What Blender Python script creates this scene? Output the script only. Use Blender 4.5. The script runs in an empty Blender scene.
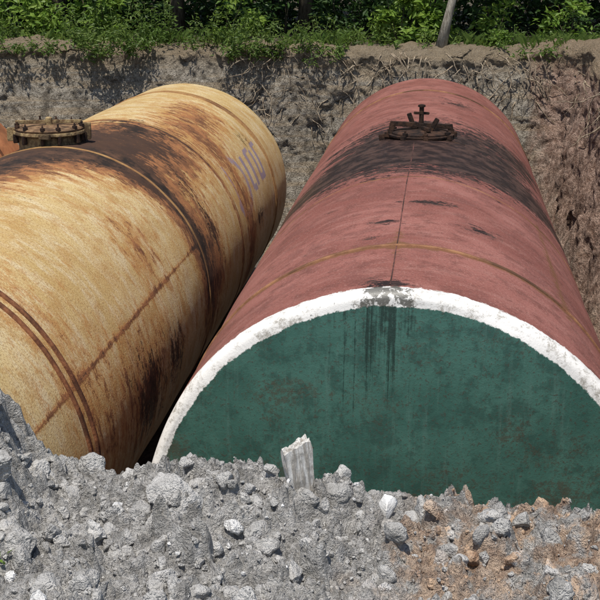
import bpy, bmesh, math, random
import numpy as np
from mathutils import Vector, Matrix
random.seed(5); rng=np.random.default_rng(5)
S=bpy.context.scene
COL=S.collection

# ---------------------------------------------------------------- noise
def _h(ix,iy,iz,seed):
    n=(ix.astype(np.int64)*374761393+iy.astype(np.int64)*668265263+iz.astype(np.int64)*2147483647+seed*1274126177)&0xFFFFFFFF
    n=((n^(n>>13))*1274126177)&0xFFFFFFFF
    n=((n^(n>>16))*2246822519)&0xFFFFFFFF
    n=n^(n>>15)
    return (n&0xFFFFFF)/float(0xFFFFFF)
def vn(x,y,z=0.0,seed=0):
    x,y,z=np.broadcast_arrays(np.asarray(x,float),np.asarray(y,float),np.asarray(z,float))
    ix=np.floor(x);iy=np.floor(y);iz=np.floor(z)
    fx=x-ix;fy=y-iy;fz=z-iz
    fx=fx*fx*(3-2*fx);fy=fy*fy*(3-2*fy);fz=fz*fz*(3-2*fz)
    r=0
    for a in (0,1):
        for b in (0,1):
            for c in (0,1):
                w=(fx if a else 1-fx)*(fy if b else 1-fy)*(fz if c else 1-fz)
                r=r+w*_h(ix+a,iy+b,iz+c,seed)
    return r
def fbm(x,y,z=0.0,o=4,seed=0,g=.5):
    s=0;a=1;t=0
    for i in range(o):
        s=s+a*vn(np.asarray(x)*2**i,np.asarray(y)*2**i,np.asarray(z)*2**i,seed+i*17);t+=a;a*=g
    return s/t-.5
def worley2(x,y,seed=0):
    x=np.asarray(x,float);y=np.asarray(y,float)
    ix=np.floor(x);iy=np.floor(y);d=np.full(np.shape(x),9.0);idv=np.zeros(np.shape(x))
    for a in (-1,0,1):
        for b in (-1,0,1):
            cx=ix+a;cy=iy+b;z=np.zeros_like(cx)
            px=cx+_h(cx,cy,z,seed);py=cy+_h(cx,cy,z,seed+5)
            dd=np.hypot(px-x,py-y);m=dd<d
            d=np.where(m,dd,d);idv=np.where(m,_h(cx,cy,z,seed+9),idv)
    return d,idv
def ss(a,b,x):
    t=np.clip((np.asarray(x,float)-a)/(b-a),0,1);return t*t*(3-2*t)

# ---------------------------------------------------------------- mesh helpers
def mk(name,verts,faces,mats=(),parent=None,smooth=True,midx=None,attrs=None,uv=None,loc=None):
    verts=np.asarray(verts,np.float32);me=bpy.data.meshes.new(name)
    if isinstance(faces,np.ndarray):
        k=faces.shape[1];n=len(faces)
        me.vertices.add(len(verts));me.vertices.foreach_set('co',verts.ravel())
        me.loops.add(n*k);me.loops.foreach_set('vertex_index',faces.astype(np.int32).ravel())
        me.polygons.add(n);me.polygons.foreach_set('loop_start',np.arange(0,n*k,k,dtype=np.int32))
        me.update(calc_edges=True)
    else:
        me.from_pydata([tuple(map(float,v)) for v in verts],[],[tuple(f) for f in faces])
    me.polygons.foreach_set('use_smooth',np.full(len(me.polygons),smooth))
    for m in mats: me.materials.append(m)
    if midx is not None: me.polygons.foreach_set('material_index',np.asarray(midx,np.int32))
    if attrs:
        for k,v in attrs.items():
            a=me.attributes.new(k,'FLOAT','POINT');a.data.foreach_set('value',np.asarray(v,np.float32))
    if uv is not None:
        l=me.uv_layers.new(name='UVMap');li=np.empty(len(me.loops),np.int32);me.loops.foreach_get('vertex_index',li)
        l.data.foreach_set('uv',np.asarray(uv,np.float32)[li].ravel())
    me.update();me.validate()
    o=bpy.data.objects.new(name,me);COL.objects.link(o)
    if loc: o.location=loc
    if parent: o.parent=parent
    return o
def empty(name,loc=(0,0,0)):
    e=bpy.data.objects.new(name,None);e.location=loc;COL.objects.link(e);return e
def gridfaces(nu,nv,flip=False):
    i=np.arange(nu-1)[:,None];j=np.arange(nv-1)[None,:]
    a=(i*nv+j).ravel();b=((i+1)*nv+j).ravel()
    f=np.stack([a,b,b+1,a+1],1)
    return f[:,::-1] if flip else f
def join_parts(lst):
    V=[];F=[];o=0
    for v,f in lst:
        V.append(np.asarray(v,float));F+= [tuple(int(i)+o for i in t) for t in f];o+=len(v)
    return np.concatenate(V),F
def lathez(prof,n=32,c=(0,0,0)):
    v=[];f=[]
    for r,z in prof:
        for k in range(n):
            a=2*math.pi*k/n;v.append((c[0]+r*math.cos(a),c[1]+r*math.sin(a),c[2]+z))
    m=len(prof)
    for i in range(m-1):
        for k in range(n):
            f.append((i*n+k,i*n+(k+1)%n,(i+1)*n+(k+1)%n,(i+1)*n+k))
    f.append(tuple(range(n))[::-1]);f.append(tuple((m-1)*n+k for k in range(n)))
    return v,f
def boxp(sx,sy,sz,M=Matrix.Identity(4),bev=.006):
    bm=bmesh.new();bmesh.ops.create_cube(bm,size=1)
    for v in bm.verts: v.co=Vector((v.co.x*sx,v.co.y*sy,v.co.z*sz))
    bmesh.ops.bevel(bm,geom=list(bm.edges),offset=bev,segments=2,affect='EDGES')
    bm.transform(M);bm.verts.ensure_lookup_table()
    r=([tuple(v.co) for v in bm.verts],[[x.index for x in f.verts] for f in bm.faces]);bm.free();return r
def tube(pts,rad,n=8):
    v=[];f=[];pts=[Vector(p) for p in pts];m=len(pts)
    for i,p in enumerate(pts):
        t=(pts[min(i+1,m-1)]-pts[max(i-1,0)]).normalized()
        a=t.orthogonal().normalized() if i==0 else (a-t*a.dot(t)).normalized()
        b=t.cross(a)
        for k in range(n):
            an=2*math.pi*k/n;v.append(tuple(p+(a*math.cos(an)+b*math.sin(an))*rad[i]))
    for i in range(m-1):
        for k in range(n): f.append((i*n+k,i*n+(k+1)%n,(i+1)*n+(k+1)%n,(i+1)*n+k))
    f.append(tuple(range(n))[::-1]);f.append(tuple((m-1)*n+k for k in range(n)))
    return v,f

# ---------------------------------------------------------------- node helpers
class NB:
    def __init__(s,name):
        s.m=bpy.data.materials.new(name);s.m.use_nodes=True;s.t=s.m.node_tree;s.t.nodes.clear()
        s.out=s.t.nodes.new('ShaderNodeOutputMaterial')
    def put(s,sock,v):
        if isinstance(v,bpy.types.NodeSocket): s.t.links.new(v,sock)
        elif v is not None:
            if isinstance(v,(tuple,list)) and len(v)==3 and sock.type=='RGBA': v=(*v,1)
            sock.default_value=v
    def nd(s,ty,**k):
        n=s.t.nodes.new(ty)
        for a,b in k.items(): setattr(n,a,b)
        return n
    def obj(s): return s.nd('ShaderNodeTexCoord').outputs['Object']
    def uv(s): return s.nd('ShaderNodeTexCoord').outputs['UV']
    def sc(s,vec,x,y,z):
        n=s.nd('ShaderNodeMapping');s.put(n.inputs['Vector'],vec);n.inputs['Scale'].default_value=(x,y,z);return n.outputs[0]
    def noise(s,vec,scale,detail=4,rough=.6,dist=0.,gain=1.):
        n=s.nd('ShaderNodeTexNoise');s.put(n.inputs['Vector'],vec);n.inputs['Scale'].default_value=scale
        n.inputs['Detail'].default_value=min(detail,5 if scale<30 else 3);n.inputs['Roughness'].default_value=rough;n.inputs['Distortion'].default_value=dist
        return n.outputs['Fac']
    def cn(s,*a,**k):
        g=k.pop('g',2.5);return s.ma('MULTIPLY',s.ma('SUBTRACT',s.noise(*a,**k),.5),g)
    def ma(s,op,a,b=None,c=None,clamp=False):
        n=s.nd('ShaderNodeMath',operation=op,use_clamp=clamp)
        for i,v in enumerate((a,b,c)):
            if v is not None: s.put(n.inputs[i],v)
        return n.outputs[0]
    def add(s,*a):
        r=a[0]
        for x in a[1:]: r=s.ma('ADD',r,x)
        return r
    def mul(s,a,b): return s.ma('MULTIPLY',a,b)
    def mr(s,v,a,b,c=0.,d=1.):
        n=s.nd('ShaderNodeMapRange',interpolation_type='SMOOTHSTEP')
        for i,x in enumerate((v,a,b,c,d)): s.put(n.inputs[i],x)
        return n.outputs[0]
    def mix(s,f,a,b,mode='MIX'):
        n=s.nd('ShaderNodeMix',data_type='RGBA',blend_type=mode)
        s.put(n.inputs[0],f);s.put(n.inputs[6],a);s.put(n.inputs[7],b);return n.outputs[2]
    def at(s,name): return s.nd('ShaderNodeAttribute',attribute_name=name).outputs['Fac']
    def xyz(s,vec):
        n=s.nd('ShaderNodeSeparateXYZ');s.put(n.inputs[0],vec);return n.outputs
    def bump(s,h,dist,strength=1.):
        n=s.nd('ShaderNodeBump');s.put(n.inputs['Height'],h);n.inputs['Distance'].default_value=dist;n.inputs['Strength'].default_value=strength
        return n.outputs[0]
    def pbr(s,col,rough=.8,nrm=None,spec=.3,metal=0.):
        p=s.nd('ShaderNodeBsdfPrincipled');s.put(p.inputs['Base Color'],col);s.put(p.inputs['Roughness'],rough)
        s.put(p.inputs['Specular IOR Level'],spec);s.put(p.inputs['Metallic'],metal)
        if nrm: s.put(p.inputs['Normal'],nrm)
        s.t.links.new(p.outputs[0],s.out.inputs[0]);return s.m
    def island(s): return s.nd('ShaderNodeNewGeometry').outputs['Random Per Island']

# ---------------------------------------------------------------- materials
def soil(name,light,dark,tan,tanbias):
    b=NB(name);o=b.obj()
    n1=b.noise(o,1.1,4,.6);n2=b.noise(o,9,5,.7);n3=b.noise(o,45,3,.75)
    c=b.mix(b.mr(n2,.3,.7),dark,light)
    c=b.mix(b.mr(b.add(n1,tanbias),.5,.62),c,tan)
    c=b.mix(b.mr(n3,.35,.7,0,.55),c,tuple(x*.45 for x in dark))
    return b.pbr(c,.95,b.bump(b.add(n2,b.mul(n3,.5)),.05),.1)

def wallmat():
    b=NB('pit_wall_clay');o=b.obj();x=b.xyz(o)
    n1=b.noise(b.sc(o,1,1,.22),2.6,5,.65,.4);n2=b.noise(o,9,5,.78);n3=b.noise(o,42,3,.8)
    strata=b.noise(b.sc(o,.25,.25,5),1.4,4,.6,.6)
    c=b.mix(b.mr(n2,.38,.62),(.21,.18,.14),(.53,.475,.39))
    c=b.mix(b.mr(strata,.46,.60,0,.65),c,(.45,.35,.235))
    c=b.mix(b.mr(n1,.52,.66,0,.75),c,(.13,.11,.085))
    right=b.mr(b.add(x[0],b.mul(b.ma('SUBTRACT',n1,.5),1.2)),1.6,2.1)
    c=b.mix(b.mul(right,.85),c,b.mix(b.mr(n2,.35,.65),(.20,.11,.08),(.60,.41,.32)))
    top=b.mr(b.add(x[2],b.mul(b.ma('SUBTRACT',n2,.5),.9)),3.0,3.4)
    c=b.mix(b.mul(top,.85),c,b.mix(b.mr(n3,.35,.65),(.20,.145,.085),(.52,.42,.29)))
    c=b.mix(b.mr(n3,.47,.66,0,.75),c,(.07,.056,.042))
    h=b.add(n2,n1,b.mul(n3,.5))
    return b.pbr(c,.95,b.bump(h,.12),.1)

def rubble_mat(name,rock):
    b=NB(name);o=b.obj();x=b.xyz(o)
    n2=b.noise(o,16,5,.75);n3=b.noise(o,80,3,.8)
    c=b.mix(b.mr(n2,.34,.66),(.245,.235,.218),(.50,.485,.46))
    reg=b.mr(b.add(x[0],b.cn(o,2.2,4,.6,g=1.6)),-.02,.45)
    reg2=b.mul(b.mr(b.add(x[1],b.mul(b.ma('SUBTRACT',n2,.5),.7)),2.88,3.08),1)
    reg=b.mul(b.mul(reg,reg2),b.mr(b.noise(o,6.5,4,.65),.42,.53))
    org=b.mix(b.mr(n2,.35,.65),(.27,.165,.105),(.55,.395,.27))
    if rock:
        r=b.island()
        c=b.mix(b.mr(r,0,1,.2,.65),c,b.mix(r,(.26,.25,.235),(.55,.535,.51)))
        r2=b.ma('FRACT',b.mul(r,37.7))
        c=b.mix(b.mr(r2,.93,.96,0,.8),c,(.72,.71,.69))
        c=b.mix(b.mul(reg,b.mr(r2,.40,.50)),c,org)
        c=b.mix(b.mr(n3,.50,.7,0,.5),c,(.16,.155,.145))
        h=b.add(b.noise(o,40,3,.7),b.mul(n3,.7))
        return b.pbr(c,.94,b.bump(h,.016),.1)
    c=b.mix(b.mul(reg,.8),c,org)
    c=b.mix(b.mr(n3,.45,.7,0,.5),c,(.15,.14,.13))
    return b.pbr(c,.95,b.bump(b.add(b.mul(n2,1.2),b.mul(n3,.9)),.030),.1)

def leafmat(name,c1,c2,c3,trc=(.16,.26,.03),tf=.35):
    b=NB(name);r=b.island();o=b.obj();n=b.noise(o,.9,2)
    c=b.mix(r,c1,c2);c=b.mix(b.mr(n,.45,.65,0,.8),c,c3)
    p=b.nd('ShaderNodeBsdfPrincipled');b.put(p.inputs['Base Color'],c);p.inputs['Roughness'].default_value=.5;p.inputs['Specular IOR Level'].default_value=.3
    tr=b.nd('ShaderNodeBsdfTranslucent');b.put(tr.inputs[0],b.mix(.4,c,trc))
    mx=b.nd('ShaderNodeMixShader');mx.inputs[0].default_value=tf
    b.t.links.new(p.outputs[0],mx.inputs[1]);b.t.links.new(tr.outputs[0],mx.inputs[2]);b.t.links.new(mx.outputs[0],b.out.inputs[0])
    return b.m
def bark(name,a,c_):
    b=NB(name);o=b.obj();n=b.noise(b.sc(o,6,6,1.2),4,5,.7)
    return b.pbr(b.mix(b.mr(n,.35,.65),a,c_),.9,b.bump(n,.03),.1)

def red_shell():
    b=NB('red_primer_paint');u=b.uv()
    big=b.noise(u,.8,4,.6);mid=b.noise(u,5,5,.7);fine=b.noise(u,60,3,.8)
    blot=b.noise(u,1.9,5,.72,.3);strk=b.noise(b.sc(u,.9,3,1),2.4,5,.75,.3)
    c=b.mix(b.mr(big,.38,.62),(.195,.068,.052),(.275,.108,.086))
    c=b.mix(b.mr(strk,.48,.66,0,.4),c,(.34,.17,.14))
    c=b.mix(b.mr(blot,.50,.62,0,.55),c,(.155,.060,.048))
    c=b.mix(b.mr(mid,.49,.64,0,.65),c,(.135,.050,.038))
    c=b.mix(b.mr(fine,.54,.67,0,.65),c,(.08,.038,.030))
    c=b.mix(b.mr(fine,.30,.44,.55,0),c,(.44,.29,.24))
    m=b.add(b.at('black'),b.cn(b.sc(u,.9,2.6,1),1.7,5,.82,.6,g=2.0),b.cn(u,14,5,.82,g=1.5))
    m=b.mr(m,.36,.54)
    c=b.mix(b.mul(m,.95),c,b.mix(b.mr(mid,.42,.62),(.012,.010,.009),(.070,.042,.033)))
    m2=b.mr(b.add(b.at('rust'),b.cn(b.sc(u,1.,2,1),9,5,.8,g=1.5)),.36,.58)
    c=b.mix(b.mul(m2,.9),c,b.mix(fine,(.05,.025,.014),(.26,.12,.05)))
    w=b.mr(b.add(b.xyz(u)[1],b.mul(b.ma('SUBTRACT',b.noise(u,8,5,.75),.5),.16)),-5.885,-5.872,1,0)
    wc=b.mix(b.mr(b.noise(u,11,5,.85),.48,.66,0,.8),(.74,.72,.68),(.25,.21,.17))
    wc=b.mix(b.mr(b.add(b.at('splat'),b.cn(u,9,5,.8,g=2)),.45,.6),wc,(.10,.09,.075))
    c=b.mix(w,c,wc)
    return b.pbr(c,b.mr(m,0,1,.60,.42),b.bump(b.add(b.mul(mid,.4),b.mul(fine,.6)),.007),.25)
def green_end():
    b=NB('green_end_paint');o=b.obj();x=b.xyz(o)
    r=b.ma('POWER',b.add(b.mul(x[0],x[0]),b.mul(x[2],x[2])),.5)
    big=b.noise(o,1.6,4,.6);mid=b.noise(o,7,5,.75);fine=b.noise(o,50,3,.8)
    c=b.mix(b.mr(big,.38,.62),(.029,.084,.065),(.046,.118,.092))
    c=b.mix(b.mr(mid,.46,.62,0,.7),c,(.021,.056,.044))
    vst=b.noise(b.sc(o,9,1,.7),2.2,5,.75)
    c=b.mix(b.mr(vst,.52,.70,0,.4),c,(.080,.150,.122))
    c=b.mix(b.mr(fine,.55,.65,0,.75),c,(.045,.044,.032))
    lo=b.mr(x[2],1.25,.3)
    sp=b.cn(b.sc(o,1,1,1.2),26,5,.9,g=2.8)
    dm=b.mr(b.add(b.mul(lo,.24),sp,b.cn(b.sc(o,1,1,1.4),1.8,4,.6,g=2.4)),.26,.66)
    c=b.mix(b.mul(dm,.65),c,b.mix(fine,(.018,.022,.016),(.085,.062,.038)))
    dx=b.noise(b.sc(o,16,1,.22),1.6,5,.65)
    hx=b.mr(b.ma('ABSOLUTE',b.add(x[0],.12)),.40,.03)
    dr=b.add(dx,b.mul(b.mul(b.mr(x[2],.60,1.5),hx),.20),b.cn(o,12,5,.8,g=.35))
    dr=b.mul(b.mr(dr,.60,.71),b.mul(b.mr(hx,0,.35),b.mr(x[2],.35,.9)))
    c=b.mix(b.mul(dr,.85),c,(.010,.022,.016))
    edge=b.add(r,b.cn(o,3,5,.75,g=.06),b.cn(o,40,3,.8,g=.03))
    w=b.mr(edge,1.508,1.517)
    wc=b.mix(b.mr(b.noise(o,11,5,.85),.48,.66,0,.8),(.76,.74,.70),(.27,.245,.20))
    spl=b.add(b.mr(b.ma('ABSOLUTE',b.add(x[0],.08)),.30,.02,0,.25),b.noise(o,15,5,.75))
    wc=b.mix(b.mul(b.mr(spl,.64,.72),.9),wc,(.08,.075,.06))
    c=b.mix(w,c,wc)
    return b.pbr(c,.42,b.bump(b.add(b.mul(mid,.35),b.mul(fine,.5)),.005),.4)
def yellow_shell():
    b=NB('weathered_yellow_paint');u=b.uv()
    big=b.noise(u,.6,4,.6);mid=b.noise(u,4,5,.72);fine=b.noise(u,60,3,.8)
    strk=b.noise(b.sc(u,.9,2.8,1),2.0,5,.8,.3);blot=b.noise(u,1.7,5,.74,.4)
    c=b.mix(b.mr(big,.38,.62),(.50,.35,.14),(.60,.455,.22))
    c=b.mix(b.mr(strk,.44,.62,0,.65),c,(.64,.54,.35))
    c=b.mix(b.mr(blot,.50,.60,0,.55),c,(.47,.30,.11))
    c=b.mix(b.mr(mid,.49,.62,0,.65),c,(.43,.25,.085))
    c=b.mix(b.mr(fine,.48,.62,0,.65),c,(.25,.135,.05))
    c=b.mix(b.mr(fine,.28,.42,.5,0),c,(.72,.66,.51))
    p=b.at('letter');c=b.mix(b.mul(b.mr(b.add(p,b.cn(u,40,3,.8,g=1.6),b.cn(u,5,3,.7,g=1.0)),.35,.65),.8),c,(.21,.18,.27))
    nz=b.add(b.cn(b.sc(u,.7,3.2,1),2.4,5,.8,.5,g=1.6),b.cn(b.sc(u,1.2,1.8,1),5,5,.86,.3,g=2.0))
    v=b.add(b.at('rust'),b.mul(nz,.55),.05)
    c=b.mix(b.mul(b.mr(v,.16,.36),.7),c,(.40,.185,.055))
    c=b.mix(b.mul(b.mr(v,.34,.46),.92),c,b.mix(b.mr(mid,.4,.6),(.13,.052,.025),(.30,.125,.05)))
    c=b.mix(b.mul(b.mr(v,.58,.74),.9),c,(.035,.020,.014))
    v2=b.add(b.at('black'),b.cn(b.sc(u,1.,2.2,1),2.6,5,.85,.7,g=1.9),b.cn(u,20,5,.82,g=1.2))
    c=b.mix(b.mul(b.mr(v2,.42,.52),.93),c,b.mix(b.mr(mid,.4,.65),(.016,.011,.008),(.10,.05,.028)))
    return b.pbr(c,b.mr(v,.2,.7,.5,.85),b.bump(b.add(b.mul(mid,.5),b.mul(fine,.6),b.mul(b.mr(v,.3,.5),.3)),.007),.3)
def rusty(name,a,c_,d,sc_=14):
    b=NB(name);o=b.obj();n=b.noise(o,sc_,5,.75);n2=b.noise(o,sc_*.3,4,.6)
    c=b.mix(b.mr(n,.35,.65),a,c_);c=b.mix(b.mr(n2,.48,.62,0,.8),c,d)
    return b.pbr(c,.85,b.bump(n,.012),.2)

M_soil=soil('ground_soil',(.17,.145,.105),(.07,.06,.04),(.13,.10,.065),-.02)
M_floor=soil('pit_floor_soil',(.20,.185,.165),(.08,.075,.07),(.15,.11,.08),-.05)
M_wall=wallmat()
M_rub=rubble_mat('rubble_soil',False);M_rock=rubble_mat('rubble_stone',True)
M_red=red_shell();M_green=green_end();M_yel=yellow_shell()
M_band=rusty('rust_band',(.10,.038,.02),(.24,.10,.045),(.055,.025,.015),9)
M_seam_red=rusty('weld_seam_red',(.15,.065,.035),(.30,.15,.075),(.05,.028,.018),5)
M_seamd=rusty('dark_seam',(.06,.03,.026),(.15,.062,.052),(.03,.02,.016),8)
M_seam_yel=rusty('weld_seam_yellow',(.34,.20,.08),(.22,.11,.045),(.09,.045,.025),4)
M_dark=rusty('dark_rusty_steel',(.012,.009,.008),(.040,.022,.015),(.07,.036,.022),20)
M_hatchy=rusty('yellow_rusty_steel',(.15,.09,.045),(.38,.28,.14),(.05,.032,.02),16)
M_lidy=rusty('hatch_lid_rust',(.10,.055,.03),(.24,.15,.08),(.045,.028,.018),12)
M_oldtank=rusty('rust_orange_paint',(.42,.18,.08),(.30,.11,.05),(.14,.06,.03),3)
M_bark=bark('bark',(.05,.038,.026),(.14,.115,.08));M_barkg=bark('pale_bark',(.16,.14,.11),(.36,.33,.27))
M_root=bark('root_bark',(.14,.10,.065),(.44,.36,.26))
M_leafd=leafmat('shaded_forest_leaves',(.016,.040,.009),(.050,.10,.020),(.030,.070,.013),(.06,.12,.015),.25)  # leaf colour darkened to stand in for shade inside the forest
M_leafb=leafmat('bright_leaves',(.09,.17,.022),(.21,.30,.05),(.12,.21,.028))
M_leafm=leafmat('weed_leaves',(.05,.10,.018),(.16,.22,.05),(.08,.14,.024))

# ---------------------------------------------------------------- ground
TY0,TY1=3.0,20.3;PX0,PX1=-11.0,2.55
def gz(x,y): return 3.22+.23*ss(6,16,y)
def ground_sheet():
    xs=np.unique(np.round(np.concatenate([np.linspace(-600,-40,12),np.linspace(-40,-11,80),np.linspace(-11,2.55,90),np.linspace(2.55,30,90),np.linspace(30,600,12)]),4))
    ys=np.unique(np.round(np.concatenate([np.linspace(-600,-20,10),np.linspace(-20,3,50),np.linspace(3,20.3,60),np.linspace(20.3,45,130),np.linspace(45,700,12)]),4))
    X,Y=np.meshgrid(xs,ys,indexing='ij')
    near=ss(21.5,23,Y)*(1-ss(60,100,Y))
    dx=np.maximum(np.maximum(PX0-X,X-PX1),0);dy=np.maximum(Y-TY1,0);d=np.hypot(dx,dy)
    Z=gz(X,Y)+fbm(X*.6,Y*.6,0,4,3)*.25*near-.03-.5*ss(1.15,.6,d)*(Y>2.5)
    F=gridfaces(len(xs),len(ys))
    cx=X.ravel()[F].mean(1);cy=Y.ravel()[F].mean(1)
    keep=~((cx>PX0-.6)&(cx<PX1+.6)&(cy>TY0)&(cy<TY1+.6))
    mk('ground',np.stack([X,Y,Z],-1).reshape(-1,3),F[keep],[M_soil])
    xs=np.linspace(-12.5,4,90);ys=np.linspace(2.5,22,100);X,Y=np.meshgrid(xs,ys,indexing='ij')
    Z=.0+fbm(X*1.2,Y*1.2,0,5,8)*.35
    mk('pit_floor',np.stack([X,Y,Z],-1).reshape(-1,3),gridfaces(90,100),[M_floor])
ground_sheet()

def pit_wall():
    cr=.8;pts=[]
    def seg(a,b,step):
        n=max(2,int(math.dist(a,b)/step));return [(a[0]+(b[0]-a[0])*i/n,a[1]+(b[1]-a[1])*i/n) for i in range(n)]
    pts+=seg((PX0,2.0),(PX0,TY1-cr),.15)
    pts+=[(PX0+cr-cr*math.cos(t),TY1-cr+cr*math.sin(t)) for t in np.linspace(0,math.pi/2,12)[:-1]]
    pts+=seg((PX0+cr,TY1),(PX1-cr,TY1),.026)
    pts+=[(PX1-cr+cr*math.sin(t),TY1-cr+cr*math.cos(t)) for t in np.linspace(0,math.pi/2,34)[:-1]]
    pts+=seg((PX1,TY1-cr),(PX1,8),.04)+seg((PX1,8),(PX1,2.0),.12)
    P=np.array(pts);T=np.gradient(P,axis=0);T/=np.linalg.norm(T,axis=1)[:,None]
    N=np.stack([-T[:,1],T[:,0]],1)
    key=np.array([(1.6,-.12),(.9,0),(.45,.05),(.18,.03),(.06,-.04),(.02,-.12),(-.06,-.5),(-.20,-1.2),(-.38,-2.0),(-.7,-2.8),(-1.3,-3.5)])
    tt=np.concatenate([np.linspace(0,4,26)[:-1],np.linspace(4,8,100)[:-1],np.linspace(8,10,20)])
    O=np.interp(tt,range(11),key[:,0]);Zo=np.interp(tt,range(11),key[:,1])
    G=gz(P[:,0],P[:,1])
    X=P[:,0][:,None]+N[:,0][:,None]*O;Y=P[:,1][:,None]+N[:,1][:,None]*O;Z=G[:,None]+Zo[None,:]
    s=np.cumsum(np.r_[0,np.hypot(*np.diff(P,axis=0).T)])[:,None]+0*Z
    amt=ss(1.4,.1,O)[None,:]
    d=fbm(s*.45,Z*.3,5,3,11)*.5+fbm(s*2.1+Z*.4,Z*.5,1,4,12)*.30
    w,iw=worley2(s*1.3+fbm(s*2,Z*2,0,3,6),Z*1.1+fbm(s*2,Z*2,7,3,6),16);d=d+(iw-.5)*.14*ss(.75,.35,w)
    d=d+fbm(X*6,Y*6,Z*5,5,13,.6)*.18
    d=d+(-.05)*np.exp(-((Z-3.33)/.10)**2)
    d=d*amt
    X=X+N[:,0][:,None]*d;Y=Y+N[:,1][:,None]*d
    Z=Z+(fbm(X*.8,Y*.8,0,3,21)*.38+fbm(X*5,Y*5,Z*3,4,22)*.20)*ss(1.5,.4,O)[None,:]
    mk('pit_wall',np.stack([X,Y,Z],-1).reshape(-1,3),gridfaces(len(P),len(tt),True),[M_wall])
pit_wall()

# ---------------------------------------------------------------- rubble bank in the foreground
def rz(x,y,fine=True):
    x=np.asarray(x,float);y=np.asarray(y,float)
    yc=3.46+.08*np.sin(x*2.3+1)+fbm(x*1.5,0*x,0,2,31)*.3
    base=3.28-.085*ss(-.55,.10,x)+.03*ss(3.0,3.4,y)+.070*ss(.45,.9,x)
    base=base+.27*ss(-1.04,-1.30,x+.25*(y-3.4))*ss(2.5,3.2,y)*(1-ss(-2.2,-3.4,x)*.6)
    base=base+.06*np.exp(-((x+.62)/.22)**2-((y-3.3)/.2)**2)
    z=base+fbm(x*2.2,y*2.2,0,3,32)*.11
    inpit=ss(-12.2,-10.6,x)*(1-ss(2.4,3.6,x))
    dr=np.maximum(y-yc,0);z=z-inpit*(1.25*np.sqrt(dr*dr+.02)-.177)*(dr>0)
    wx=fbm(x*8,y*8,0,3,3)*1.1;wy=fbm(x*8,y*8,4,3,4)*1.1
    w1,i1=worley2(x*5+wx,y*5+wy,41);z=z+ss(.62,.25,w1)*.085*(i1**1.6)
    w2,i2=worley2(x*13+wx*1.5,y*13+wy*1.5,42);z=z+ss(.60,.2,w2)*.050*(i2**1.8)
    z=z+fbm(x*16,y*16,0,5,44,.62)*.095
    if fine:
        w3,i3=worley2(x*34+wx*2,y*34+wy*2,43);z=z+ss(.6,.2,w3)*.022*i3**1.3
        z=z+fbm(x*90,y*90,0,2,45)*.015
    edge=np.minimum(ss(.6,1.4,y),ss(5.0,3.9,x))
    return z*edge+3.12*(1-edge)
def rubble():
    xs=np.concatenate([np.linspace(-12.3,-2.5,70)[:-1],np.linspace(-2.5,-1.6,60)[:-1],np.linspace(-1.6,1.5,800)[:-1],np.linspace(1.5,2.4,60)[:-1],np.linspace(2.4,5,20)])
    ys=np.concatenate([np.linspace(.5,2.3,50)[:-1],np.linspace(2.3,3.85,420)[:-1],np.linspace(3.85,7.2,70)])
    X,Y=np.meshgrid(xs,ys,indexing='ij');Z=rz(X,Y)
    dx=fbm(X*14,Y*14,0,3,51)*.035;dy=fbm(X*14,Y*14,9,3,52)*.035
    mk('rubble_bank',np.stack([X+dx,Y+dy,Z],-1).reshape(-1,3),gridfaces(len(xs),len(ys)),[M_rub],smooth=True)
rubble()

def rock_proto(sub,k,seed,rough=.12,lump=0.):
    r=np.random.default_rng(seed);bm=bmesh.new();bmesh.ops.create_icosphere(bm,subdivisions=sub,radius=1)
    v=np.array([x.co[:] for x in bm.verts]);f=np.array([[a.index for a in t.verts] for t in bm.faces]);bm.free()
    ln=1+fbm(v[:,0]*1.5+seed,v[:,1]*1.5,v[:,2]*1.5,2,seed)*rough*4
    v=v*ln[:,None]
    for _ in range(k):
        n=r.normal(size=3);n/=np.linalg.norm(n);d=r.uniform(.45,.8);q=v@n;v=v-np.maximum(q-d,0)[:,None]*n
    if lump: v=v*(1+fbm(v[:,0]*5+seed,v[:,1]*5,v[:,2]*5,4,seed+3,.65)*lump)[:,None]
    return v,f
def scatter(specs):
    V=[];F=[];o=0
    for sub,rough,lump,k,lst in specs:
        pr=[rock_proto(sub,k,100*sub+i+k,rough,lump) for i in range(14)]
        for (x,y,z,s,sq) in lst:
            v,f=pr[rng.integers(14)]
            q=rng.normal(size=4);q/=np.linalg.norm(q);a,b_,c,d=q
            R=np.array([[1-2*(c*c+d*d),2*(b_*c-a*d),2*(b_*d+a*c)],[2*(b_*c+a*d),1-2*(b_*b_+d*d),2*(c*d-a*b_)],[2*(b_*d-a*c),2*(c*d+a*b_),1-2*(b_*b_+c*c)]])
            sc_=np.array([1,rng.uniform(.6,1),rng.uniform(.5,.9)]);vv=(v*sc_)@R.T*s+np.array([x,y,z]);V.append(vv);F.append(f+o);o+=len(v)
    return np.concatenate(V),np.concatenate(F)
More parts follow.
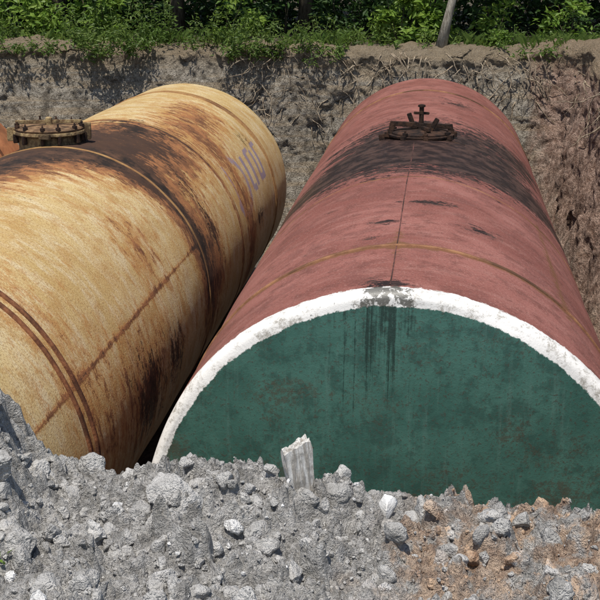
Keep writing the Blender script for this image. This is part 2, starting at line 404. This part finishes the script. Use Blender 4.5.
def rocks():
    small=[];clod=[];med=[]
    n=7500;x=rng.uniform(-1.6,1.5,n);y=rng.uniform(2.3,3.9,n);z=rz(x,y,False)
    for a,b_,c in zip(x,y,z): s=.003+.010*rng.random()**2.0;small.append((a,b_,c+s*.3,s,.75))
    n=2000;x=rng.uniform(-9,3,n);y=rng.uniform(1.2,6,n);z=rz(x,y,False)
    for a,b_,c in zip(x,y,z): s=.012+.03*rng.random()**2;small.append((a,b_,c+s*.2,s,.75))
    n=1000;x=rng.uniform(-1.7,1.6,n);y=rng.uniform(2.25,3.85,n);z=rz(x,y,False)
    for a,b_,c in zip(x,y,z): s=.012+.042*rng.random()**2.2;clod.append((a,b_,c-s*.05,s,.8))
    n=480;x=rng.uniform(-1.7,1.6,n);y=rng.uniform(2.25,3.85,n);z=rz(x,y,False)
    for a,b_,c in zip(x,y,z): s=.009+.026*rng.random()**2.3;med.append((a,b_,c+s*.2,s,.8))
    V,F=scatter([(1,.10,.25,8,small),(3,.10,.14,12,med)])
    mk('rubble_stones',V,F,[M_rock],smooth=False)
    V,F=scatter([(3,.16,.60,5,clod)])
    mk('rubble_clods',V,F,[M_rock],smooth=True)
    big=[(-.62,3.26,.10),(-.80,3.50,.070),(.22,3.36,.055),(.66,3.02,.10),(.05,2.82,.06),(-1.28,3.36,.10),(-1.36,3.18,.12),(-1.12,3.40,.06),(-.98,3.32,.05),(-.35,3.35,.045),(-1.0,2.9,.08),(-.55,2.75,.07),(.42,3.30,.04),(.85,3.36,.07),(-.2,3.02,.045),(.9,3.15,.06),(.35,2.95,.04),(1.25,3.3,.08),(-1.6,3.5,.14),(-1.15,3.1,.08),(-.3,2.8,.05),(-.85,3.1,.06)]
    lst=[(a,b_,float(rz(a,b_,False))+s*.05,s,.75) for a,b_,s in big]
    for _ in range(34):
        a,b_=rng.uniform(-1.8,1.8),rng.uniform(1.8,4.0);s=rng.uniform(.025,.05);lst.append((a,b_,float(rz(a,b_,False))+s*.02,s,.75))
    V,F=scatter([(4,.14,.36,8,lst)])
    mk('boulders',V,F,[M_rock],smooth=False)
rocks()

b=NB('white_stone');o=b.obj();n=b.noise(o,30,3,.7);M_ws=b.pbr(b.mix(b.mr(n,.35,.7),(.80,.79,.76),(.60,.58,.55)),.85,b.bump(n,.006),.2)
v,f=rock_proto(3,9,77,.08);v=v*np.array([.050,.042,.068]);k=1-.70*ss(-.01,.06,v[:,2]);v[:,0]*=k;v[:,1]*=k
mk('white_stone',v+np.array([.065,3.42,float(rz(.065,3.42,False))+.055]),f,[M_ws],smooth=False)
b=NB('weathered_wood');o=b.obj();n=b.noise(b.sc(o,14,14,1.5),5,5,.7);n2=b.noise(o,12,5)
M_wood=b.pbr(b.mix(b.mr(n2,.52,.66,0,.7),b.mix(b.mr(n,.4,.6),(.66,.64,.60),(.36,.33,.29)),(.22,.20,.17)),.85,b.bump(n,.012),.2)
def stake():
    bm=bmesh.new();bmesh.ops.create_cube(bm,size=1)
    bmesh.ops.subdivide_edges(bm,edges=list(bm.edges),cuts=10,use_grid_fill=True)
    for w in bm.verts:
        x,y,z=w.co;t=z+.5
        top=.03*x+.02*float(fbm(x*5+3,y*4,0,2,61))
        w.co=Vector((x*(.075+.02*t),y*.050,t*(.32+top)))
        w.co.x+=float(fbm(x*3,y*3,t*6,3,62))*.014;w.co.y+=float(fbm(x*3+9,y*3,t*6,3,63))*.010
        if t>.95: w.co.z+=float(fbm(x*9,y*6,0,2,64))*.02
    me=bpy.data.meshes.new('wooden_stake');bm.to_mesh(me);bm.free();me.materials.append(M_wood)
    ob=bpy.data.objects.new('wooden_stake',me);COL.objects.link(ob);ob.location=(-.205,3.46,3.165);ob.rotation_euler=(math.radians(-4),math.radians(-6),math.radians(30))
stake()

# ---------------------------------------------------------------- tanks
def tank(name,cx,cy,cz,R,L,mats,attrfn,dome=.16,nseg=300,nlen=420):
    e=empty(name,(cx,cy,cz));H=L/2;k=.07
    prof=[];reg=[]
    for r in np.linspace(0,R-k,46)[:-1]:
        prof.append((-H-dome*(1-(r/(R-k))**2),r));reg.append(1)
    for a in np.linspace(0,math.pi/2,8)[:-1]:
        prof.append((-H+k-k*math.cos(a),R-k+k*math.sin(a)));reg.append(1)
    for y in np.linspace(-H+k,H-k,nlen)[:-1]: prof.append((y,R));reg.append(0)
    for a in np.linspace(0,math.pi/2,8)[:-1]: prof.append((H-k+k*math.sin(a),R-k+k*math.cos(a)));reg.append(2)
    for r in np.linspace(R-k,0,12): prof.append((H+dome*(1-(r/(R-k))**2),r));reg.append(2)
    prof=np.array(prof);ph=np.linspace(-math.pi,math.pi,nseg+1)
    Yl=prof[:,0][:,None]+0*ph;Rl=prof[:,1][:,None]+0*ph;PH=ph[None,:]+0*Yl
    cxx=np.cos(PH);sxx=np.sin(PH)
    dn=fbm(sxx*2.2,cxx*2.2,Yl*.8,3,len(name))*.028
    isend=(Rl<R-k*.99)
    Rr=Rl+np.where(isend,0,dn)
    Yr=Yl-np.where(isend,fbm(sxx*Rl*1.6,cxx*Rl*1.6,0,2,71)*.02,0)
    X=Rr*sxx;Z=Rr*cxx
    V=np.stack([X,Yr,Z],-1).reshape(-1,3);F=gridfaces(len(prof),nseg+1,True)
    mi=np.repeat(reg[:-1],nseg)
    A={k_:np.clip(v_,-1,2).ravel() for k_,v_ in attrfn(Yl,PH,R).items()}
    mk('shell',V,F,mats,e,True,mi,A,np.stack([PH*R,Yl],-1).reshape(-1,2))
    return e
def dent(ph,y,sd): return fbm(np.sin(ph)*2.2,np.cos(ph)*2.2,y*.8,3,sd)*.028
def ring(e,R,y,w,h,mat,name,sd,wob=.02):
    prof=[(-w/2,-.03),(-w/2,h*.7),(-w/2+h*.3,h),(w/2-h*.3,h),(w/2,h*.7),(w/2,-.03)]
    ph=np.linspace(-math.pi,math.pi,301);V=[]
    for dy,dr in prof:
        Yl=y+dy+0*ph+fbm(ph*2,0*ph,0,3,9)*wob
        rr=R+dr+dent(ph,y+dy+0*ph,sd);V.append(np.stack([rr*np.sin(ph),Yl,rr*np.cos(ph)],-1))
    mk(name,np.concatenate(V),gridfaces(6,301,True),[mat],e)

G=lambda x,c,w: np.exp(-((x-c)/w)**2)
RY=12.4
def red_attr(Y,P,R):
    w=Y+RY;a=np.abs(P)
    black=.74*G(w,11.3,.75)*ss(1.9,.4,a)+.66*G(w,12.3,.7)*ss(1.0,.15,a)+.40*G(w,13.3,1.0)*ss(1.3,.5,a)
    black=black+.34*G(w,11.1,.45)*ss(2.2,.9,a)+.34*G(w,10.3,.45)*ss(.9,.2,a)+.46*G(w,13.4,1.0)*G(P,.85,.35)
    black=black+.62*G(w,9.0,.14)*G(P,.1,.18)+.55*G(w,8.35,.13)*G(P,.32,.13)+.50*G(w,8.3,.12)*G(P,-.1,.12)+.62*G(w,7.8,.09)*G(P,-.15,.1)+.55*G(w,6.6,.16)*G(P,-.05,.16)
    black=black+.40*G(w,15.6,.5)*G(P,.3,.3)
    rust=.60*G(w,7.52,.06)+.46*G(w,16.6,.07)+.40*G(w,10.0,.04)*ss(0,.6,P)+.30*G(P,-.04,.03)*(w<12)
    rust=rust+.28*G(P,.75,.02)*(w>7)+.36*G(w,8.7,.9)*G(P,.75,.14)+.28*G(w,9.9,.4)*G(P,.9,.25)+.24*G(w,7.6,.4)
    return dict(black=black,rust=rust,splat=.6*G(P,-.06,.12))
red=tank('red_tank',0,RY,1.55,1.6,11.94,[M_red,M_green,M_red],red_attr)
for y,w,h in ((-4.88,.034,.010),(4.2,.06,.012),(-2.4,.014,.003)): ring(red,1.6,y,w,h,M_seam_red,'weld_ring',len('red_tank'))
sv=[];m_=200
for dx,dz in ((-.006,-.01),(-.004,.003),(.004,.003),(.006,-.01)):
    yy=np.linspace(-5.84,-.5,m_);dn=dent(-.04+0*yy,yy,len('red_tank'))
    sv.append(np.stack([-.064+dx+0*yy+fbm(yy*.6,0*yy,0,3,4)*.03,yy,np.sqrt(1.6**2-.064**2)+dz+dn],-1))
mk('longitudinal_seam',np.concatenate(sv),gridfaces(4,m_,True),[M_seamd],red)

YC=10.95;YL=12.5
def yel_attr(Y,P,R):
    w=Y+YC
    rust=.62*G(w,10.0,1.5)*ss(.5,-.2,P)+.66*G(w,11.15,.30)*ss(2.6,.2,np.abs(P))
    rust=rust+.56*G(w,12.2,1.0)*ss(.9,.2,np.abs(P))+.40*G(w,11.0,.9)*ss(1.1,.3,P)*ss(-.4,.1,P)
    rust=rust+.42*G(w,12.6,1.0)*G(P,.6,.4)+.34*G(w,13.9,.35)*ss(0,.8,P)+.42*G(w,11.6,.6)*G(P,1.3,.5)
    rust=rust+.28*G(w,8.5,1.0)*G(P,1.5,.38)+.36*G(P,1.17,.014)*(w<11.2)+.38*G(w,16.0,.09)+.36*G(w,13.2,.05)
    rust=rust+.22*G(w,7.2,.5)*ss(2.,1.,P)+.24*ss(-.1,-.8,P)+.10*ss(.9,1.6,P)+.44*G(w,14.8,.9)*G(P,.45,.35)+.30*G(w,9.6,.5)*G(P,.9,.3)
    black=.72*G(w,11.25,.22)*ss(0.0,.5,P)*ss(2.2,1.4,P)+.66*G(w,8.6,.55)*G(P,1.62,.32)+.56*G(w,11.9,.3)*G(P,1.2,.25)
    black=black+.60*G(w,10.9,.50)*G(P,.2,.32)+.64*G(w,12.9,.6)*G(P,.22,.35)+.55*G(w,9.6,.4)*G(P,1.6,.28)+.50*G(w,14.6,.5)*G(P,1.5,.12)
    black=black+.60*G(w,10.1,.6)*G(P,-.15,.28)+.60*G(w,9.7,.6)*G(P,-.6,.5)+.44*G(w,12.0,.3)*G(P,.75,.2)+.42*G(w,9.0,.25)*G(P,-.1,.4)+.4*G(w,15.4,.3)*G(P,.9,.2)
    u=P*R;du=(u-1.75);dy=w-13.9;r=np.hypot(du,dy*.85)
    L=G(r,.38,.065)*ss(-.35,-.15,du+dy)+1.*(np.abs(dy+.30)<.05)*(np.abs(du)<.34)
    for i,(yy,hh,th) in enumerate(((14.62,.24,.06),(14.95,.24,.06),(15.25,.2,.05),(15.5,.24,.05))):
        L=np.maximum(L,((np.abs(w-yy)<th)&(np.abs(u-1.72)<hh))*1.)
        L=np.maximum(L,((np.abs(w-yy-.10)<.12)&(np.abs(u-1.72+hh*(i%2*2-1))<.045))*1.)
    return dict(rust=rust,black=black,letter=L*.85)
yel=tank('yellow_tank',-3.65,YC,1.6,1.55,YL,[M_yel,M_yel,M_yel],yel_attr,nlen=460)
sd=len('yellow_tank')
for y,w,h in ((-3.98,.045,.018),(-3.84,.045,.018),(.22,.04,.008),(2.3,.02,.006),(5.0,.05,.012),(5.12,.03,.008)):
    ring(yel,1.55,y,w,h,M_band if y<-3 else M_seam_yel,'strap_ring' if y<-3 else 'weld_ring',sd,.02 if y<-3 else .01)
def old_attr(Y,P,R): return dict(rust=0*Y)
old=tank('rusty_tank',-7.5,10.7,1.45,1.5,12.4,[M_oldtank]*3,old_attr,nseg=120,nlen=120)
ring(old,1.5,5.4,.06,.012,M_band,'weld_ring',len('rusty_tank'))

def hatch(parent,R,y,yellow,x0=0.,k=.86):
    h=empty('manhole_hatch',(x0,y,R-.05-(.5*x0*x0)/R));h.parent=parent;h.scale=(k,k,k*(1.25 if yellow else .95))
    mat=M_hatchy if yellow else M_dark;T=Matrix.Translation;Rt=Matrix.Rotation
    if yellow:
        mk('collar',*join_parts([lathez([(.40,-.12),(.40,.14),(.385,.15),(.46,.155),(.468,.165),(.465,.185),(.46,.192),(.30,.192)],48)]),[mat],h,smooth=False)
        mk('lid',*join_parts([lathez([(.445,.194),(.452,.212),(.43,.225),(.36,.23),(.34,.222),(.2,.235),(.05,.24)],48)]),[M_lidy],h,smooth=False)
        P=[]
        for q in range(12):
            a=2*math.pi*q/12+.1+.08*math.sin(q*3.1);x_,y_=.425*math.cos(a),.425*math.sin(a)
            P.append(lathez([(.014,.08),(.014,.27+.02*math.sin(q*2)),(.004,.285)],8,(x_,y_,0)))
            P.append(lathez([(.034,.222),(.034,.25),(.02,.252)],6,(x_,y_,0)))
            P.append(boxp(.07,.035,.09,T((x_*1.06,y_*1.06,.12))@Rt(a,4,'Z')))
        mk('swing_bolts',*join_parts(P),[M_dark],h,smooth=False)
        P=[boxp(.86,.05,.035,T((0,0,.27))@Rt(.5,4,'Z')@Rt(.03,4,'Y')),
           boxp(.11,.09,.17,T((.47,.10,.17))@Rt(.2,4,'Z')),boxp(.10,.12,.13,T((-.47,-.14,.15))@Rt(.3,4,'Z')),boxp(.14,.07,.05,T((.1,-.49,.17))),
           lathez([(.045,.23),(.045,.31),(.03,.32)],12),
           lathez([(.055,-.15),(.055,.12),(.09,.125),(.09,.15),(.02,.16)],16,(-.42,.62,-.05))]
        mk('clamp_bar',*join_parts(P),[M_hatchy],h,smooth=False)
    else:
        mk('collar',*join_parts([lathez([(.36,-.10),(.36,.05),(.35,.055),(.42,.06),(.425,.085),(.40,.09),(.2,.09)],44)]),[mat],h,smooth=False)
        mk('lid',*join_parts([lathez([(.385,.092),(.385,.112),(.36,.12),(.22,.14),(.05,.15)],40)]),[mat],h,smooth=False)
        P=[]
        for q in range(8):
            a=2*math.pi*q/8+.2+.1*math.sin(q*2.7);x_,y_=.40*math.cos(a),.40*math.sin(a)
            P.append(lathez([(.014,.03),(.014,.17),(.004,.175)],8,(x_,y_,0)))
            P.append(lathez([(.034,.11),(.034,.14),(.02,.142)],6,(x_,y_,0)))
            P.append(boxp(.10,.06,.07,T((x_*1.05,y_*1.05,.07))@Rt(a,4,'Z')))
        mk('lid_bolts',*join_parts(P),[mat],h,smooth=False)
        P=[lathez([(.055,.13),(.055,.22),(.030,.225),(.030,.44),(.048,.445),(.048,.47),(.02,.48)],12),
           boxp(.80,.075,.06,T((0,0,.20))@Rt(.12,4,'Z')@Rt(.06,4,'Y')),
           boxp(.07,.08,.20,T((-.38,-.05,.13))@Rt(.12,4,'Y')),boxp(.07,.08,.18,T((.38,.05,.12))@Rt(-.15,4,'Y')),
           boxp(.24,.04,.035,T((0,0,.36))@Rt(.7,4,'Z')@Rt(.1,4,'Y')),
           boxp(.06,.06,.24,T((.15,-.12,.20))@Rt(.5,4,'Y')),boxp(.06,.06,.26,T((-.12,.1,.22))@Rt(-.35,4,'Y')),
           boxp(.05,.30,.05,T((.05,-.12,.17))@Rt(.4,4,'Z')),
           boxp(.26,.10,.03,T((.44,-.25,.0))@Rt(.25,4,'Y')),boxp(.16,.12,.09,T((-.46,.02,.03))@Rt(-.25,4,'Y'))]
        mk('clamp_yoke',*join_parts(P),[mat],h,smooth=False)
hatch(red,1.6,12.45-RY,False,0.,.84)
hatch(yel,1.55,11.55-YC,True,-.20,.80)

# ---------------------------------------------------------------- vegetation
def leafset(C,size,up=.5,asp=.45,seed=0):
    r=np.random.default_rng(seed);n=len(C);C=np.asarray(C,float);size=np.broadcast_to(size,(n,))
    d=r.normal(size=(n,3));d[:,2]=d[:,2]*.5-.1;d/=np.linalg.norm(d,axis=1)[:,None]
    nn=r.normal(size=(n,3))*.6+np.array([0,-.25,up+.4]);s=np.cross(d,nn);s/=np.linalg.norm(s,axis=1)[:,None]
    up_=np.cross(s,d);L=size[:,None]
    V=np.stack([C,C+d*L*.42+s*L*asp*.5+up_*L*.06,C+d*L-up_*L*.1,C+d*L*.42-s*L*asp*.5+up_*L*.06],1).reshape(-1,3)
    return V,np.arange(n*4).reshape(n,4)
def blobs(centers,rad,n,seed):
    r=np.random.default_rng(seed);idx=r.integers(len(centers),size=n);C=np.asarray(centers)[idx];R=np.asarray(rad)[idx]
    d=r.normal(size=(n,3));d/=np.linalg.norm(d,axis=1)[:,None];rr=R*(r.random(n)**.45)
    return C+d*rr[:,None]*np.array([1,1,.75])
def tree(x,y,h,seed,leafn=7000,lean=(0,0),cr=2.4,r0=.14,mat=M_bark,base=.32,ls=.15,lm=None):
    r=np.random.default_rng(seed);g=float(gz(x,y));e=empty('tree',(x,y,g));parts=[];cent=[];rad=[]
    n=9;pts=[(lean[0]*t*h+.12*math.sin(t*5+seed)*t,lean[1]*t*h+.1*math.cos(t*4+seed)*t,t*h-.1) for t in np.linspace(0,1,n)]
    parts.append(tube(pts,[r0*(1-.8*t)+(.05*r0/.14 if i==0 else 0) for i,t in enumerate(np.linspace(0,1,n))],9))
    for k in range(16):
        t=base+(1-base)*(k+.5)/16;a=k*2.4+seed;p=np.array([np.interp(t,np.linspace(0,1,n),[q[i] for q in pts]) for i in range(3)])
        l=cr*(1.1-.75*t)*r.uniform(.7,1.15);dr=np.array([math.cos(a),math.sin(a),r.uniform(.1,.5)])
        q=[p+dr*l*s+np.array([0,0,-.12*l*s*s]) for s in (0,.35,.7,1)]
        parts.append(tube(q,[r0*.35*(1-t*.5),r0*.25*(1-t*.5),r0*.15,.008],6))
        for s in (.35,.6,.8,1.0):
            cent.append(p+dr*l*s+r.normal(size=3)*.25);rad.append(r.uniform(.35,.75)*cr/2.4)
    mk('trunk_and_limbs',*join_parts(parts),[mat],e)
    V,F=leafset(blobs(cent,rad,leafn,seed),r.uniform(ls*.7,ls*1.3,leafn),seed=seed)
    mk('crown',V,F,[lm or M_leafd],e,smooth=False)
i=0
for x,y,h in ((-13,23.9,8),(-10.4,23.6,9),(-7.8,23.9,8),(-5.2,23.5,9),(-2.6,23.9,9.5),(-.1,23.6,8.5),(2.4,23.9,9),(4.9,23.5,8.5),(7.6,24.4,9),(10.5,24,8),(-11,28,11),(-7.5,28.5,11),(-4,29,11),(-.5,28.5,11),(3,29,11),(6.5,28.5,11),(10,29,11),(14,28,10),(-17,28,10)):
    tree(x,y,h,10+i,7000,(0,0),3.3,base=.16,ls=.20);i+=1
tree(.16,20.75,4.6,99,900,(.22,.02),1.1,r0=.085,mat=M_barkg,base=.55,ls=.10)

def understory(name,x0,x1,y0,y1,nc,hmax,nleaf,ls,mat,seed,asp=.45):
    r=np.random.default_rng(seed);cent=[];rad=[];parts=[]
    for _ in range(nc):
        x,y=r.uniform(x0,x1),r.uniform(y0,y1);h=hmax*r.uniform(.35,1);g=float(gz(x,y))
        for k in range(4):
            px,py,pz=x+r.normal()*.22,y+r.normal()*.22,g+h*(k+.6)/4
            cent.append((px,py,pz));rad.append(r.uniform(.16,.36)*(.6+.4*hmax))
            parts.append(tube([(x,y,g-.05),(x*.5+px*.5,y*.5+py*.5,g+(pz-g)*.5),(px,py,pz+.05)],[.012,.008,.003],4))
    V,F=leafset(blobs(cent,rad,nleaf,seed),r.uniform(ls*.6,ls*1.4,nleaf),seed=seed,asp=asp)
    e=empty(name);mk('leaves',V,F,[mat],e,smooth=False);mk('stems',*join_parts(parts),[M_bark],e)
understory('forest_undergrowth',-14,11,22.7,25.5,130,1.4,24000,.14,M_leafd,301)
understory('forest_undergrowth',-14,11,25.5,30,120,2.6,26000,.18,M_leafd,302)
for sx0,sx1,nc,h,nl,ls in ((-8.3,-7.2,4,1.2,1300,.14),(-6.7,-5.9,3,1.3,1100,.15),(-3.9,-3.3,2,1.0,500,.13),(-.9,-.1,5,1.4,1700,.16),(.8,1.2,1,1.1,350,.13),(2.2,2.6,1,.8,300,.13),(3.4,4.3,3,1.0,800,.12),(-10.3,-9.4,3,1.1,1000,.12)):
    understory('shrub',sx0,sx1,21.35,22.1,nc,h,nl,ls,M_leafb,int(400+sx0*7))

def weeds():
    r=np.random.default_rng(8);C=[];parts=[];sz=[]
    groups=[(-6.9,-4.6,20.2,21.4,32,.9),(-4.4,-1.5,20.25,21.2,40,.55),(-1.5,1.2,20.5,21.4,22,.36),(1.0,4.5,20.5,21.6,34,.42),(-10.5,-6.6,20.3,21.3,34,.55),(-6.1,-5.0,20.02,20.25,20,.8),(-3.7,-1.5,20.10,20.35,44,.55),(-8,-6.4,20.1,20.3,12,.4),(1.5,2.4,20.2,20.4,8,.3)]
    for x0,x1,y0,y1,n,h in groups:
        for _ in range(n):
            x,y=r.uniform(x0,x1),r.uniform(y0,y1);hh=h*r.uniform(.4,1.2);g=float(gz(x,y))-.08
            hang=1 if y<20.36 else 0
            lx,ly=r.normal()*.2*hh,r.normal()*.18*hh-.05*hh-hang*.45*hh*r.random()
            gh=hh*(1-hang*r.uniform(0,1.3))
            parts.append(tube([(x,y,g),(x+lx*.4,y+ly*.6,g+max(gh,.1)*.6),(x+lx,y+ly,g+gh)],[.008,.006,.002],4))
            m=int(10+60*hh)
            for k in range(m):
                t=r.uniform(.12,1);s=(1-t*.6)*.10*(.5+hh)
                C.append((x+lx*t+r.normal()*s,y+ly*t+r.normal()*s,g+gh*t+r.normal()*.04));sz.append(r.uniform(.05,.14)*(1.1-.4*t))
    V,F=leafset(np.array(C),np.array(sz),seed=4,asp=.36)
    e=empty('weeds');mk('leaves',V,F,[M_leafm],e,smooth=False);mk('stems',*join_parts(parts),[M_leafm],e)
weeds()
def grass():
    r=np.random.default_rng(3);n=8000;x=r.uniform(-14,11,n);y=20.45+1.4*r.random(n)**1.3
    k=(vn(x*1.6,y*2.2,0,5)>.60);x=x[k];y=y[k];n=len(x);z=gz(x,y)-.04
    a=r.uniform(0,6.28,n);h=r.uniform(.05,.32,n);w=.007
    d=np.stack([np.cos(a),np.sin(a)],1);b0=np.stack([x-d[:,1]*w,y+d[:,0]*w,z],1);b1=np.stack([x+d[:,1]*w,y-d[:,0]*w,z],1)
    m=np.stack([x+d[:,0]*h*.3,y+d[:,1]*h*.3,z+h*.7],1);t=np.stack([x+d[:,0]*h*.8,y+d[:,1]*h*.8,z+h],1)
    V=np.stack([b0,b1,t,m],1).reshape(-1,3);mk('grass',V,np.arange(n*4).reshape(n,4),[M_leafm],smooth=False)
grass()
def roots():
    r=np.random.default_rng(12);P=[]
    for i in range(240):
        if i<200: p=np.array([r.uniform(-3.4,2.0),20.14,3.40-1.4*r.random()**1.4]);d=np.array([r.normal()*.7,-.12,-.5])
        else: p=np.array([2.45,r.uniform(15,20),r.uniform(2.4,3.35)]);d=np.array([-.1,r.normal()*.6,-.5])
        L=r.uniform(.03,.11);pts=[]
        for k in range(int(r.integers(5,13))):
            pts.append(p.copy());d=d+r.normal(size=3)*np.array([.35,.10,.3])+np.array([0,0,-.10]);d/=np.linalg.norm(d);p=p+d*L
            if i<200:p[1]=min(max(p[1],19.80),20.10)
        r0=r.uniform(.004,.015);P.append(tube(pts,np.linspace(r0,r0*.35,len(pts)),5))
    mk('roots',*join_parts(P),[M_root])
roots()
C=np.array([(-1.02+rng.normal()*.012,2.78+rng.normal()*.012,float(rz(-1.02,2.78,False))+.03+.02*rng.random()) for _ in range(9)])
V,F=leafset(C,.03,seed=2);mk('seedling',V,F,[M_leafb],smooth=False)

# ---------------------------------------------------------------- light, camera
s=Vector((-.08,-.34,.93)).normalized()
sun=bpy.data.lights.new('sun','SUN');sun.energy=5.0;sun.angle=math.radians(.5);sun.color=(1,.955,.88)
so=bpy.data.objects.new('sun',sun);so.rotation_euler=s.to_track_quat('Z','Y').to_euler();so.location=(0,0,30);COL.objects.link(so)
W=bpy.data.worlds.new('World');S.world=W;W.use_nodes=True;nt=W.node_tree;sky=nt.nodes.new('ShaderNodeTexSky');sky.sky_type='NISHITA';sky.sun_disc=False
sky.sun_elevation=math.asin(s.z);sky.sun_rotation=math.atan2(s.x,s.y)%(2*math.pi)
bg=nt.nodes['Background'];bg.inputs[1].default_value=.13;nt.links.new(sky.outputs[0],bg.inputs[0])
cam=bpy.data.cameras.new('camera');cam.lens=68.6;cam.sensor_width=36;cam.clip_end=2000;cam.clip_start=.05
co=bpy.data.objects.new('camera',cam);co.location=(.19,0,5.05);co.rotation_euler=(math.radians(90-16.93),0,math.radians(6.92));COL.objects.link(co);S.camera=co
S.view_settings.view_transform='Standard';S.view_settings.look='None';S.view_settings.exposure=0
